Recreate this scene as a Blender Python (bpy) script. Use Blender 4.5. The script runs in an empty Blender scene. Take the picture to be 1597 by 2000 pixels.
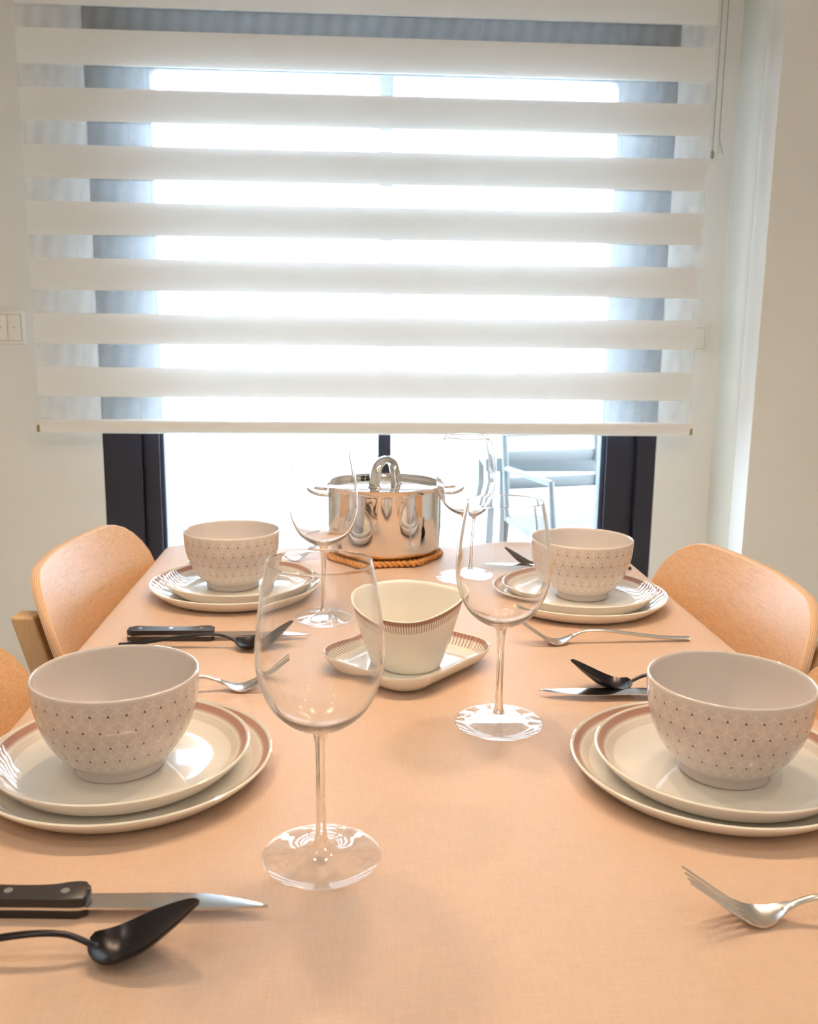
import bpy, bmesh, math, random
from mathutils import Vector, Matrix, Euler
from math import sin, cos, pi, radians, hypot, atan2, sqrt

SC = bpy.context.scene
COL = SC.collection
TZ = 0.75                      # table top height

# ------------------------------------------------------------------ camera
def make_camera():
    pitch, yaw, roll = 0.1911, 0.0613, 0.0117
    cy, sy, cp, sp = cos(yaw), sin(yaw), cos(pitch), sin(pitch)
    F = Vector((sy * cp, cy * cp, -sp)); R0 = Vector((cy, -sy, 0)); U0 = R0.cross(F)
    R = cos(roll) * R0 + sin(roll) * U0; U = -sin(roll) * R0 + cos(roll) * U0
    cd = bpy.data.cameras.new('camera'); co = bpy.data.objects.new('camera', cd); COL.objects.link(co)
    m = Matrix((R, U, -F)).transposed().to_4x4(); m.translation = Vector((0, 0, TZ + 0.385))
    co.matrix_world = m
    cd.sensor_fit = 'VERTICAL'; cd.sensor_height = 36.0; cd.sensor_width = 28.75
    cd.lens = 36.0 * 1826.0 / 2000.0
    cd.clip_start = 0.02; cd.clip_end = 200
    cd.dof.use_dof = True; cd.dof.focus_distance = 1.0; cd.dof.aperture_fstop = 12.0
    SC.camera = co
make_camera()

# ------------------------------------------------------------------ world / exposure
SKY = 16.0
LAMP = 190.0                   # ceiling downlights, unseen, used as room fill
BULB = 252.0                   # pendant bulbs over the table
w = bpy.data.worlds.new('overcast_sky'); SC.world = w; w.use_nodes = True
bg = w.node_tree.nodes['Background']; bg.inputs[0].default_value = (0.68, 0.83, 1.0, 1); bg.inputs[1].default_value = SKY
SC.view_settings.view_transform = 'Standard'; SC.view_settings.look = 'None'
SC.view_settings.gamma = 1.0; SC.view_settings.use_curve_mapping = False
SC.view_settings.exposure = 0.0
cy_ = SC.cycles
cy_.use_denoising = True
cy_.max_bounces = 24; cy_.transmission_bounces = 20; cy_.transparent_max_bounces = 32
cy_.diffuse_bounces = 6; cy_.glossy_bounces = 8
cy_.caustics_reflective = True; cy_.caustics_refractive = True; cy_.blur_glossy = 0.4
cy_.sample_clamp_indirect = 12.0

# ------------------------------------------------------------------ node helpers
class NT:
    def __init__(s, mat):
        mat.use_nodes = True; s.t = mat.node_tree; s.n = s.t.nodes; s.b = s.n.get('Principled BSDF'); s.out = s.n.get('Material Output')
    def new(s, typ, **kw):
        n = s.n.new(typ)
        for k, v in kw.items(): setattr(n, k, v)
        return n
    def link(s, a, b): s.t.links.new(a, b)
    def put(s, sock, v):
        if isinstance(v, (int, float)): sock.default_value = v
        elif isinstance(v, (tuple, list)): sock.default_value = v
        else: s.link(v, sock)
    def m(s, op, a, b=None, c=None, clamp=False):
        n = s.new('ShaderNodeMath', operation=op); n.use_clamp = clamp
        s.put(n.inputs[0], a)
        if b is not None: s.put(n.inputs[1], b)
        if c is not None: s.put(n.inputs[2], c)
        return n.outputs[0]
    def ss(s, x, lo, hi):            # smooth step, 0 at lo, 1 at hi
        n = s.new('ShaderNodeMapRange', interpolation_type='SMOOTHSTEP')
        s.put(n.inputs[0], x); s.put(n.inputs[1], lo); s.put(n.inputs[2], hi)
        return n.outputs[0]
    def mix(s, f, a, b):
        n = s.new('ShaderNodeMix', data_type='RGBA')
        s.put(n.inputs[0], f); s.put(n.inputs[6], a); s.put(n.inputs[7], b)
        return n.outputs[2]
    def obj(s):
        tc = s.new('ShaderNodeTexCoord'); sp = s.new('ShaderNodeSeparateXYZ'); s.link(tc.outputs['Object'], sp.inputs[0])
        return tc.outputs['Object'], sp.outputs[0], sp.outputs[1], sp.outputs[2]
    def noise(s, vec, scale, detail=3, rough=.5):
        n = s.new('ShaderNodeTexNoise'); s.put(n.inputs['Vector'], vec); n.inputs['Scale'].default_value = scale
        n.inputs['Detail'].default_value = detail; n.inputs['Roughness'].default_value = rough
        return n.outputs[0]
    def scale(s, vec, sc):
        n = s.new('ShaderNodeMapping'); s.put(n.inputs[0], vec); n.inputs['Scale'].default_value = sc
        return n.outputs[0]
    def bump(s, h, strength, dist):
        n = s.new('ShaderNodeBump'); s.put(n.inputs['Height'], h); n.inputs['Strength'].default_value = strength; n.inputs['Distance'].default_value = dist
        return n.outputs[0]

def c4(c): return (c[0], c[1], c[2], 1.0)
def mat(name, col, rough=.5, metal=0.0, coat=0.0, var=0.0, vscale=20, spec=.5):
    m = bpy.data.materials.new(name); k = NT(m); b = k.b
    b.inputs['Base Color'].default_value = c4(col); b.inputs['Roughness'].default_value = rough
    b.inputs['Metallic'].default_value = metal; b.inputs['Coat Weight'].default_value = coat
    b.inputs['Specular IOR Level'].default_value = spec
    if var:
        v, x, y, z = k.obj(); f = k.noise(v, vscale)
        k.link(k.mix(f, c4([c * (1 - var) for c in col]), c4([min(1, c * (1 + var)) for c in col])), b.inputs['Base Color'])
    return m

def paint_mat(name, col):
    m = mat(name, col, .75); k = NT(m); v, x, y, z = k.obj()
    k.link(k.bump(k.noise(v, 320, 2), .06, .001), k.b.inputs['Normal'])
    return m

def cloth_mat():
    m = mat('peach_tablecloth', (.74, .47, .31), .5, spec=.5); k = NT(m); v, x, y, z = k.obj()
    wx = k.m('SINE', k.m('MULTIPLY', k.m('ADD', x, k.m('MULTIPLY', k.noise(k.scale(v, (40, 400, 1)), 1, 2), .0008)), 2 * pi / .0016))
    wy = k.m('SINE', k.m('MULTIPLY', k.m('ADD', y, k.m('MULTIPLY', k.noise(k.scale(v, (400, 40, 1)), 1, 2), .0008)), 2 * pi / .0016))
    h = k.m('MULTIPLY', wx, wy)
    slub = k.m('ADD', k.noise(k.scale(v, (60, 900, 1)), 1, 2), k.noise(k.scale(v, (900, 60, 1)), 1, 2))
    f = k.m('ADD', k.m('MULTIPLY', k.m('SUBTRACT', slub, 1.0), .95), k.m('ADD', .38, k.m('MULTIPLY', k.noise(v, 9, 3), .3)), clamp=True)
    f2 = k.m('ADD', f, k.m('MULTIPLY', h, .12), clamp=True)
    k.link(k.mix(f2, (.565, .392, .285, 1), (.675, .484, .362, 1)), k.b.inputs['Base Color'])
    k.link(k.bump(k.m('ADD', h, slub), .25, .0004), k.b.inputs['Normal'])
    k.b.inputs['Sheen Weight'].default_value = .15
    return m

def wood_mat(name, axis, a=(.54, .31, .155), b=(.76, .495, .285)):
    m = mat(name, a, .42, spec=.4); k = NT(m); v, x, y, z = k.obj()
    sc = {'x': (3, 60, 60), 'y': (60, 3, 60), 'z': (60, 60, 3)}[axis]
    n1 = k.noise(k.scale(v, sc), 1.6, 4, .6); n2 = k.noise(k.scale(v, [c * 6 for c in sc]), 1, 2)
    wv = k.m('SINE', k.m('MULTIPLY', n1, 70))
    f = k.m('ADD', k.m('ADD', k.m('MULTIPLY', wv, .22), k.m('MULTIPLY', n2, .75)), .13, clamp=True)
    k.link(k.mix(f, c4(a), c4(b)), k.b.inputs['Base Color'])
    return m

def ply_mat():
    m = mat('plywood_edge', (.6, .4, .24), .55); k = NT(m)
    uv = k.new('ShaderNodeUVMap'); sp = k.new('ShaderNodeSeparateXYZ'); k.link(uv.outputs[0], sp.inputs[0])
    s = k.m('GREATER_THAN', k.m('SINE', k.m('MULTIPLY', sp.outputs[1], 2 * pi * 4.5)), .1)
    k.link(k.mix(s, (.60, .38, .235, 1), (.75, .52, .34, 1)), k.b.inputs['Base Color'])
    return m

GLAZE = (.82, .795, .735)
def plate_mat(name, R):
    m = mat(name, GLAZE, .06, coat=.3); k = NT(m); v, x, y, z = k.obj()
    r = k.m('SQRT', k.m('ADD', k.m('MULTIPLY', x, x), k.m('MULTIPLY', y, y))); ang = k.m('ARCTAN2', y, x)
    d = k.m('SUBTRACT', R, r)                                     # distance in from the rim
    geo = k.new('ShaderNodeNewGeometry'); nz = k.new('ShaderNodeSeparateXYZ'); k.link(geo.outputs['Normal'], nz.inputs[0])
    up = k.m('GREATER_THAN', nz.outputs[2], .12)
    stroke = k.m('SINE', k.m('MULTIPLY', ang, 380 if R > .12 else 330))
    band = k.m('MULTIPLY', k.ss(d, .0022, .0036), k.m('SUBTRACT', 1, k.ss(d, .0065, .0112)))
    band = k.m('MULTIPLY', band, k.m('ADD', .88, k.m('MULTIPLY', stroke, .10)), clamp=True)
    tick = k.m('MULTIPLY', k.m('GREATER_THAN', d, .0108), k.m('LESS_THAN', d, .0172))
    tick = k.m('MULTIPLY', tick, k.m('MULTIPLY', k.m('GREATER_THAN', stroke, .3), .6))
    f = k.m('MULTIPLY', up, k.m('MAXIMUM', band, tick))
    k.link(k.mix(f, c4(GLAZE), (.33, .135, .085, 1)), k.b.inputs['Base Color'])
    return m

def uv_band_mat(name):                                            # v = metres in from the rim, u = strokes round it
    m = mat(name, GLAZE, .06, coat=.3); k = NT(m)
    uv = k.new('ShaderNodeUVMap'); sp = k.new('ShaderNodeSeparateXYZ'); k.link(uv.outputs[0], sp.inputs[0]); u, d = sp.outputs[0], sp.outputs[1]
    stroke = k.m('SINE', k.m('MULTIPLY', u, 2 * pi))
    band = k.m('MULTIPLY', k.ss(d, .0008, .0018), k.m('SUBTRACT', 1, k.ss(d, .005, .0085)))
    band = k.m('MULTIPLY', band, k.m('ADD', .86, k.m('MULTIPLY', stroke, .12)), clamp=True)
    tick = k.m('MULTIPLY', k.m('GREATER_THAN', d, .007), k.m('LESS_THAN', d, .0155))
    tick = k.m('MULTIPLY', tick, k.m('MULTIPLY', k.m('GREATER_THAN', stroke, .35), .75))
    k.link(k.mix(k.m('MAXIMUM', band, tick), c4(GLAZE), (.27, .095, .05, 1)), k.b.inputs['Base Color'])
    return m

def bowl_mat():
    base = (.645, .60, .585)
    m = mat('patterned_grey_glaze', base, .09, coat=.3); k = NT(m); v, x, y, z = k.obj()
    N = 31
    u = k.m('MULTIPLY', k.m('ARCTAN2', y, x), N / (2 * pi))
    vv = k.m('DIVIDE', z, .0168)
    H = sqrt(3)
    def cell(du, dv):
        a = k.m('SUBTRACT', k.m('FLOORED_MODULO', k.m('ADD', u, du + 64), 1.0), .5)
        b = k.m('SUBTRACT', k.m('FLOORED_MODULO', k.m('ADD', vv, dv + 64 * H), H), H / 2)
        return a, b, k.m('ADD', k.m('MULTIPLY', a, a), k.m('MULTIPLY', b, b))
    a1, b1, d1 = cell(.5, H / 2); a2, b2, d2 = cell(0, 0)
    sel = k.m('LESS_THAN', d1, d2)
    def pick(p, q): return k.m('ADD', q, k.m('MULTIPLY', sel, k.m('SUBTRACT', p, q)))
    qx, qy, dd = pick(a1, a2), pick(b1, b2), k.m('MINIMUM', d1, d2)
    ax = k.m('ABSOLUTE', qx)
    hexd = k.m('MAXIMUM', ax, k.m('ADD', k.m('MULTIPLY', ax, .5), k.m('MULTIPLY', k.m('ABSOLUTE', qy), .866)))
    edge = k.m('GREATER_THAN', hexd, .465)
    vl = k.m('ABSOLUTE', k.m('SUBTRACT', qy, k.m('MULTIPLY', ax, .577)))          # the V of spokes
    low = k.m('LESS_THAN', qy, k.m('MULTIPLY', ax, .577))
    spoke = k.m('LESS_THAN', vl, .045)
    stem = k.m('MULTIPLY', k.m('LESS_THAN', ax, .035), low)
    inner = k.m('MULTIPLY', k.m('MULTIPLY', k.m('GREATER_THAN', hexd, .34), k.m('LESS_THAN', hexd, .385)), k.m('MULTIPLY', low, .7))
    line = k.m('MAXIMUM', k.m('MAXIMUM', edge, spoke), k.m('MAXIMUM', stem, inner))
    dot = k.m('LESS_THAN', dd, .0055)
    # only on the outside, between foot and lip
    r = k.m('SQRT', k.m('ADD', k.m('MULTIPLY', x, x), k.m('MULTIPLY', y, y)))
    geo = k.new('ShaderNodeNewGeometry'); tr = k.new('ShaderNodeVectorTransform', vector_type='NORMAL', convert_from='WORLD', convert_to='OBJECT')
    k.link(geo.outputs['Normal'], tr.inputs[0]); nn = k.new('ShaderNodeSeparateXYZ'); k.link(tr.outputs[0], nn.inputs[0])
    out = k.m('GREATER_THAN', k.m('ADD', k.m('MULTIPLY', nn.outputs[0], x), k.m('MULTIPLY', nn.outputs[1], y)), 0.0)
    reg = k.m('MULTIPLY', out, k.m('MULTIPLY', k.m('GREATER_THAN', z, .0175), k.m('LESS_THAN', z, .0815)))
    rl = k.m('MULTIPLY', reg, k.m('MULTIPLY', line, .62))
    c = k.mix(k.m('MULTIPLY', reg, .10), c4(base), (.40, .33, .29, 1))
    c = k.mix(rl, c, (.80, .74, .68, 1))
    c = k.mix(k.m('MULTIPLY', reg, k.m('MULTIPLY', dot, .85)), c, (.08, .07, .08, 1))
    k.link(c, k.b.inputs['Base Color'])
    return m

def sheer_mat(name, period, rot):
    m = bpy.data.materials.new(name); k = NT(m); k.n.remove(k.b); v, x, y, z = k.obj()
    warp = k.m('MULTIPLY', k.m('SUBTRACT', k.noise(k.scale(v, (2.2, 1, 3.0)), 1, 2), .5), .0035)
    X = k.m('ADD', k.m('ADD', x, k.m('MULTIPLY', z, rot)), warp); Z = k.m('ADD', k.m('SUBTRACT', z, k.m('MULTIPLY', x, rot)), warp)
    t1 = k.m('SINE', k.m('MULTIPLY', X, 2 * pi / period)); t2 = k.m('SINE', k.m('MULTIPLY', Z, 2 * pi / period))
    op = k.m('ADD', .235, k.m('ADD', k.m('MULTIPLY', t1, .035), k.m('MULTIPLY', t2, .13)), clamp=True)      # thread cover
    tr = k.new('ShaderNodeBsdfTransparent'); tl = k.new('ShaderNodeBsdfTranslucent'); df = k.new('ShaderNodeBsdfDiffuse')
    tl.inputs[0].default_value = (.85, .87, .88, 1); df.inputs[0].default_value = (.80, .80, .79, 1)
    mx = k.new('ShaderNodeMixShader'); mx.inputs[0].default_value = .5; k.link(tl.outputs[0], mx.inputs[1]); k.link(df.outputs[0], mx.inputs[2])
    m2 = k.new('ShaderNodeMixShader'); k.link(op, m2.inputs[0]); k.link(tr.outputs[0], m2.inputs[1]); k.link(mx.outputs[0], m2.inputs[2])
    k.link(m2.outputs[0], k.out.inputs[0])
    return m

def band_mat():
    m = bpy.data.materials.new('white_blind_fabric'); k = NT(m); k.n.remove(k.b); v, x, y, z = k.obj()
    tl = k.new('ShaderNodeBsdfTranslucent'); df = k.new('ShaderNodeBsdfDiffuse')
    f = k.noise(k.scale(v, (60, 1, 900)), 1, 2)
    k.link(k.mix(f, (.84, .835, .825, 1), (.88, .875, .865, 1)), df.inputs[0]); tl.inputs[0].default_value = (.86, .86, .85, 1)
    mx = k.new('ShaderNodeMixShader'); mx.inputs[0].default_value = .86; k.link(tl.outputs[0], mx.inputs[1]); k.link(df.outputs[0], mx.inputs[2])
    k.link(mx.outputs[0], k.out.inputs[0])
    return m

def fresnel(k, ior=1.5):              # same reflectance from either side of the sheet
    geo = k.new('ShaderNodeNewGeometry'); fr = k.new('ShaderNodeFresnel')
    k.link(k.m('ADD', ior, k.m('MULTIPLY', geo.outputs['Backfacing'], 1 / ior - ior)), fr.inputs[0])
    return fr.outputs[0]
def thin_glass(name, tint, refr=0.0, edge_haze=0.0):
    m = bpy.data.materials.new(name); k = NT(m); k.n.remove(k.b)
    tr = k.new('ShaderNodeBsdfTransparent'); tr.inputs[0].default_value = c4(tint)
    gl = k.new('ShaderNodeBsdfGlossy'); gl.inputs['Roughness'].default_value = 0.0; gl.inputs[0].default_value = (1, 1, 1, 1)
    mx = k.new('ShaderNodeMixShader'); k.link(fresnel(k), mx.inputs[0]); k.link(tr.outputs[0], mx.inputs[1]); k.link(gl.outputs[0], mx.inputs[2])
    o = mx.outputs[0]
    if edge_haze:                          # smudges and milky glare at grazing angles, put in as diffuse white
        lw = k.new('ShaderNodeLayerWeight'); lw.inputs[0].default_value = .5
        df = k.new('ShaderNodeBsdfDiffuse'); df.inputs[0].default_value = (.9, .9, .9, 1)
        v, x, y, z = k.obj()
        f = k.m('MULTIPLY', k.m('ADD', k.m('MULTIPLY', k.m('POWER', lw.outputs['Facing'], 3.5), edge_haze), edge_haze * .05), k.m('ADD', .7, k.m('MULTIPLY', k.noise(v, 60, 2), .6)))
        m3 = k.new('ShaderNodeMixShader'); k.link(f, m3.inputs[0]); k.link(o, m3.inputs[1]); k.link(df.outputs[0], m3.inputs[2]); o = m3.outputs[0]
    if refr:
        g = k.new('ShaderNodeBsdfGlass'); g.inputs['Roughness'].default_value = 0.0; g.inputs['IOR'].default_value = 1.5; g.inputs['Color'].default_value = (1, 1, 1, 1)
        m2 = k.new('ShaderNodeMixShader'); m2.inputs[0].default_value = refr; k.link(o, m2.inputs[1]); k.link(g.outputs[0], m2.inputs[2]); o = m2.outputs[0]
    k.link(o, k.out.inputs[0]); return m
def pane_mat(): return thin_glass('window_glass', (.97, .99, .99))

def glass_mat():
    m = bpy.data.materials.new('clear_glass'); k = NT(m); k.n.remove(k.b)
    g = k.new('ShaderNodeBsdfGlass'); g.inputs['Color'].default_value = (1, 1, 1, 1); g.inputs['Roughness'].default_value = 0.0; g.inputs['IOR'].default_value = 1.5
    lw = k.new('ShaderNodeLayerWeight'); lw.inputs[0].default_value = .5; df = k.new('ShaderNodeBsdfDiffuse'); df.inputs[0].default_value = (.9, .9, .9, 1)
    f = k.m('ADD', k.m('MULTIPLY', k.m('POWER', lw.outputs['Facing'], 3.0), .42), .012)  # milky edge glare and smudges, mixed in as diffuse white
    mx = k.new('ShaderNodeMixShader'); k.link(f, mx.inputs[0]); k.link(g.outputs[0], mx.inputs[1]); k.link(df.outputs[0], mx.inputs[2])
    k.link(mx.outputs[0], k.out.inputs[0])
    return m

def emit_mat(name, col, s):
    m = bpy.data.materials.new(name); k = NT(m); k.b.inputs['Base Color'].default_value = (.8, .8, .8, 1)
    k.b.inputs['Emission Color'].default_value = c4(col); k.b.inputs['Emission Strength'].default_value = s
    return m

def steel_mat(name, col, rough, brushed=False):
    m = mat(name, col, rough, 1.0); k = NT(m); v, x, y, z = k.obj()
    n = k.noise(k.scale(v, (40, 900, 900) if brushed else (6, 6, 6)), 1, 2)
    k.link(k.m('ADD', rough * .8, k.m('MULTIPLY', n, rough * .5)), k.b.inputs['Roughness'])
    return m

M = dict(
    wall=paint_mat('warm_white_paint', (.80, .77, .72)), trim=paint_mat('shaded_trim_paint', (.66, .63, .55)), ceil=paint_mat('ceiling_paint', (.84, .82, .78)),  # trim is wall paint darkened, shade for the brightly lit corner strip
    cloth=cloth_mat(), floor=wood_mat('floor_planks', 'y', (.55, .49, .42), (.64, .585, .51)),
    birch_y=wood_mat('birch_veneer', 'y'), birch_z=wood_mat('birch_solid', 'z', (.58, .37, .20), (.68, .47, .28)), birch_x=wood_mat('birch_seat', 'x'), ply=ply_mat(),
    dinner=plate_mat('dinner_plate_glaze', .126), side=plate_mat('side_plate_glaze', .11), band=uv_band_mat('brown_banded_glaze'),
    glaze=mat('cream_glaze', GLAZE, .06, coat=.3), bowl=bowl_mat(), foot=mat('unglazed_clay', (.52, .45, .40), .5, var=.1),
    sheer1=sheer_mat('sheer_front_fabric', .00100, .010), sheer2=sheer_mat('sheer_back_fabric', .00101, -.012), fabric=band_mat(),
    rail=mat('white_rail', (.84, .81, .77), .35), bead=mat('grey_beads', (.30, .29, .28), .35), clear=mat('pale_plastic', (.80, .78, .72), .3), brass=mat('dull_brass', (.40, .28, .14), .35, 1.0),
    frame=mat('anthracite_aluminium', (.017, .017, .030), .42, var=.06), frame_in=mat('anthracite_daylit_rebate', (.045, .055, .085), .4), seal=mat('black_seal', (.012, .012, .016), .6),  # rebate is the frame colour lightened bluish, as lit by daylight
    pane=pane_mat(), glass=glass_mat(), thin=thin_glass('thin_clear_glass', (.985, .99, .99), 0, .42), foot_glass=thin_glass('foot_clear_glass', (.985, .99, .99), 0, .16), steel=steel_mat('polished_steel', (.80, .77, .74), .045), brushed=steel_mat('brushed_steel', (.70, .68, .66), .22, True), blade=steel_mat('knife_steel', (.66, .65, .64), .16, True),
    black=mat('black_metal', (.028, .026, .03), .30, .85), bakelite=mat('black_handle', (.022, .019, .022), .32, var=.1), rope=mat('braided_rope', (.60, .28, .075), .6, var=.3, vscale=160),
    switch=mat('white_switch', (.84, .80, .73), .3), line=mat('switch_mark', (.42, .38, .33), .5), lamp=emit_mat('warm_lamp', (1.0, .83, .62), LAMP), bulb=emit_mat('warm_bulb', (1.0, .72, .46), BULB), white=mat('white_enamel', (.85, .84, .82), .35),
    deck=mat('pale_deck', (.78, .80, .80), .6, var=.05), outd=mat('pale_blue_metal', (.075, .080, .082), .5), parapet=mat('white_render', (.85, .87, .87), .7),
    chairout=mat('pale_grey_metal', (.095, .098, .098), .5), screw=mat('dark_screw', (.10, .09, .08), .4, .8), table=wood_mat('table_wood', 'y', (.55, .37, .22), (.66, .46, .29)),
)

# ------------------------------------------------------------------ mesh helpers
def add_obj(name, verts, faces, m, parent=None, smooth=True, uv=None, angle=None):
    me = bpy.data.meshes.new(name); me.from_pydata([tuple(v) for v in verts], [], faces); me.update()
    mats = m if isinstance(m, (list, tuple)) else [m]
    for q in mats: me.materials.append(q)
    if uv is not None:
        L = me.uv_layers.new(name='UVMap')
        for lp in me.loops: L.data[lp.index].uv = uv[lp.vertex_index]
    bm = bmesh.new(); bm.from_mesh(me); bmesh.ops.recalc_face_normals(bm, faces=bm.faces)
    for f in bm.faces: f.smooth = smooth
    if smooth:
        a = angle or radians(38)
        for e in bm.edges:
            if len(e.link_faces) == 2 and e.calc_face_angle(0) > a: e.smooth = False
    bm.to_mesh(me); bm.free()
    o = bpy.data.objects.new(name, me); COL.objects.link(o)
    if parent is not None: o.parent = parent
    return o

def from_bm(name, bm, m, parent=None, smooth=False):
    me = bpy.data.meshes.new(name); bmesh.ops.recalc_face_normals(bm, faces=bm.faces)
    for f in bm.faces: f.smooth = smooth
    if smooth:
        for e in bm.edges:
            if len(e.link_faces) == 2 and e.calc_face_angle(0) > radians(38): e.smooth = False
    bm.to_mesh(me); bm.free()
    for q in (m if isinstance(m, (list, tuple)) else [m]): me.materials.append(q)
    o = bpy.data.objects.new(name, me); COL.objects.link(o)
    if parent is not None: o.parent = parent
    return o

def box_bm(x0, x1, y0, y1, z0, z1, bev=0.0, seg=2):
    bm = bmesh.new()
    v = [bm.verts.new((x, y, z)) for z in (z0, z1) for y in (y0, y1) for x in (x0, x1)]
    for f in ((0, 2, 3, 1), (4, 5, 7, 6), (0, 1, 5, 4), (2, 6, 7, 3), (0, 4, 6, 2), (1, 3, 7, 5)): bm.faces.new([v[i] for i in f])
    if bev: bmesh.ops.bevel(bm, geom=bm.edges[:] + bm.verts[:], offset=bev, segments=seg, affect='EDGES', profile=.5)
    return bm
def box(name, x0, x1, y0, y1, z0, z1, m, parent=None, bev=0.0, seg=2):
    return from_bm(name, box_bm(x0, x1, y0, y1, z0, z1, bev, seg), m, parent, smooth=bev > 0)

def lathe(name, prof, m, parent=None, n=72, loop=False, capa=True, capb=True, angle=None):
    V, Fc = [], []; rings = []
    for r, z in prof:
        if r < 1e-6: rings.append([len(V)]); V.append((0, 0, z))
        else:
            rings.append(list(range(len(V), len(V) + n))); V += [(r * cos(2 * pi * i / n), r * sin(2 * pi * i / n), z) for i in range(n)]
    P = list(zip(rings, rings[1:])) + ([(rings[-1], rings[0])] if loop else [])
    for A, B in P:
        for i in range(n):
            j = (i + 1) % n
            if len(A) == 1 and len(B) == 1: continue
            if len(A) == 1: Fc.append((A[0], B[i], B[j]))
            elif len(B) == 1: Fc.append((A[i], A[j], B[0]))
            else: Fc.append((A[i], A[j], B[j], B[i]))
    return add_obj(name, V, Fc, m, parent, angle=angle)

def spline(pts, k=6):                                             # Catmull-Rom through the points
    P = [pts[0]] + list(pts) + [pts[-1]]; out = []
    for i in range(1, len(P) - 2):
        for s in range(k):
            t = s / k; a, b, c, d = P[i - 1], P[i], P[i + 1], P[i + 2]
            out.append(tuple(.5 * (2 * b[j] + (c[j] - a[j]) * t + (2 * a[j] - 5 * b[j] + 4 * c[j] - d[j]) * t * t + (3 * b[j] - a[j] - 3 * c[j] + d[j]) * t ** 3) for j in range(len(b))))
    out.append(tuple(pts[-1])); return out

def sweep_vf(path, ra, rb=None, n=10, closed=False, up=(0, 0, 1)):
    """tube along path; ra half-width (sideways), rb half-height (towards up), numbers or lists"""
    rb = ra if rb is None else rb
    V, Fc = [], []; N = len(path); P = [Vector(p) for p in path]; upv = Vector(up)
    for i in range(N):
        T = (P[(i + 1) % N] - P[i - 1]) if closed else (P[min(i + 1, N - 1)] - P[max(i - 1, 0)])
        T.normalize(); S = T.cross(upv)
        if S.length < 1e-4: S = T.cross(Vector((1, 0, 0)))
        S.normalize(); U = S.cross(T)
        a = ra[i] if isinstance(ra, (list, tuple)) else ra; b = rb[i] if isinstance(rb, (list, tuple)) else rb
        for j in range(n):
            q = 2 * pi * j / n; V.append(P[i] + S * (a * cos(q)) + U * (b * sin(q)))
    for i in range(N if closed else N - 1):
        for j in range(n):
            a, b = i * n + j, i * n + (j + 1) % n; c, d = ((i + 1) % N) * n + (j + 1) % n, ((i + 1) % N) * n + j
            Fc.append((a, b, c, d))
    if not closed:
        Fc.append(tuple(range(n))[::-1]); Fc.append(tuple((N - 1) * n + j for j in range(n)))
    return V, Fc
def sweep(name, path, ra, m, parent=None, rb=None, n=10, closed=False, up=(0, 0, 1)):
    V, Fc = sweep_vf(path, ra, rb, n, closed, up); return add_obj(name, V, Fc, m, parent)

def join_vf(items):
    V, Fc = [], []
    for v, f in items:
        o = len(V); V += list(v); Fc += [tuple(i + o for i in q) for q in f]
    return V, Fc

# ------------------------------------------------------------------ tagging
def thing(name, label, cat, loc=(0, 0, 0), rz=0.0, group=None):
    o = bpy.data.objects.new(name, None); COL.objects.link(o); o.empty_display_size = .05
    o.location = loc; o.rotation_euler = (0, 0, rz); return tag(o, label, cat, group)
def tag(o, label, cat, group=None):
    o['label'] = label; o['category'] = cat
    if group: o['group'] = group
    return o
def struct(o): o['kind'] = 'structure'; return o
KIDS = {}
def dup(root, loc, rz, label, group=None):
    r = root.copy(); COL.objects.link(r); r.location = loc; r.rotation_euler = (0, 0, rz); r['label'] = label
    if group: r['group'] = group
    for ch in list(root.children):
        c = ch.copy(); COL.objects.link(c); c.parent = r
        for g in list(ch.children):
            d = g.copy(); COL.objects.link(d); d.parent = c
    return r
def place(maker, spots, cat, group):
    """build the first, copy the rest; spots: (loc, rz, label)"""
    loc, rz, lab = spots[0]; first = maker(lab, loc, rz, group); out = [first]
    for loc, rz, lab in spots[1:]: out.append(dup(first, loc, rz, lab, group))
    return out

# ------------------------------------------------------------------ room shell
YW = 2.70                       # inner face of the window wall
XL, XR, YB, ZC = -1.75, 2.05, -2.3, 2.52
WX0, WX1, WTOP = -0.712, 0.896, TZ + 1.235      # the door opening
def wall_back():
    t = .22; bm = bmesh.new()
    for x0, x1, z0, z1 in ((XL, WX0, 0, ZC), (WX1, XR, 0, ZC), (WX0, WX1, WTOP, ZC)):
        b = box_bm(x0, x1, YW, YW + t, z0, z1); me = bpy.data.meshes.new('tmp'); b.to_mesh(me); b.free(); bm.from_mesh(me); bpy.data.meshes.remove(me)
    return struct(from_bm('wall_back', bm, M['wall']))
wall_back()
struct(box('wall_left', XL - .1, XL, YB, YW, 0, ZC, M['wall']))
struct(box('wall_right', XR, XR + .1, YB, YW, 0, ZC, M['wall']))
struct(box('wall_front', XL, XR, YB - .1, YB, 0, ZC, M['wall']))
struct(box('floor', XL - .1, XR + .1, YB - .1, YW + .22, -.06, 0, M['floor']))
struct(box('ceiling', XL - .1, XR + .1, YB - .1, YW + .22, ZC, ZC + .08, M['ceil']))
struct(box('wall_return', 1.082, XR, 2.48, YW, 0, ZC, M['wall'], bev=.004))
def corner_trim():  # made deep so its darkened paint covers the bright return face
    prof = [(1.0875, YW)] + [(1.0875 - .024 * cos(pi / 2 * i / 10) , YW - .130 * sin(pi / 2 * i / 10)) for i in range(11)]
    V = [(x, y, z) for z in (0, ZC) for x, y in prof]; n = len(prof)
    Fc = [(i, (i + 1) % n, n + (i + 1) % n, n + i) for i in range(n)] + [tuple(range(n)), tuple(range(n, 2 * n))]
    return struct(add_obj('trim_1', V, Fc, M['trim']))
corner_trim()

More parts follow.
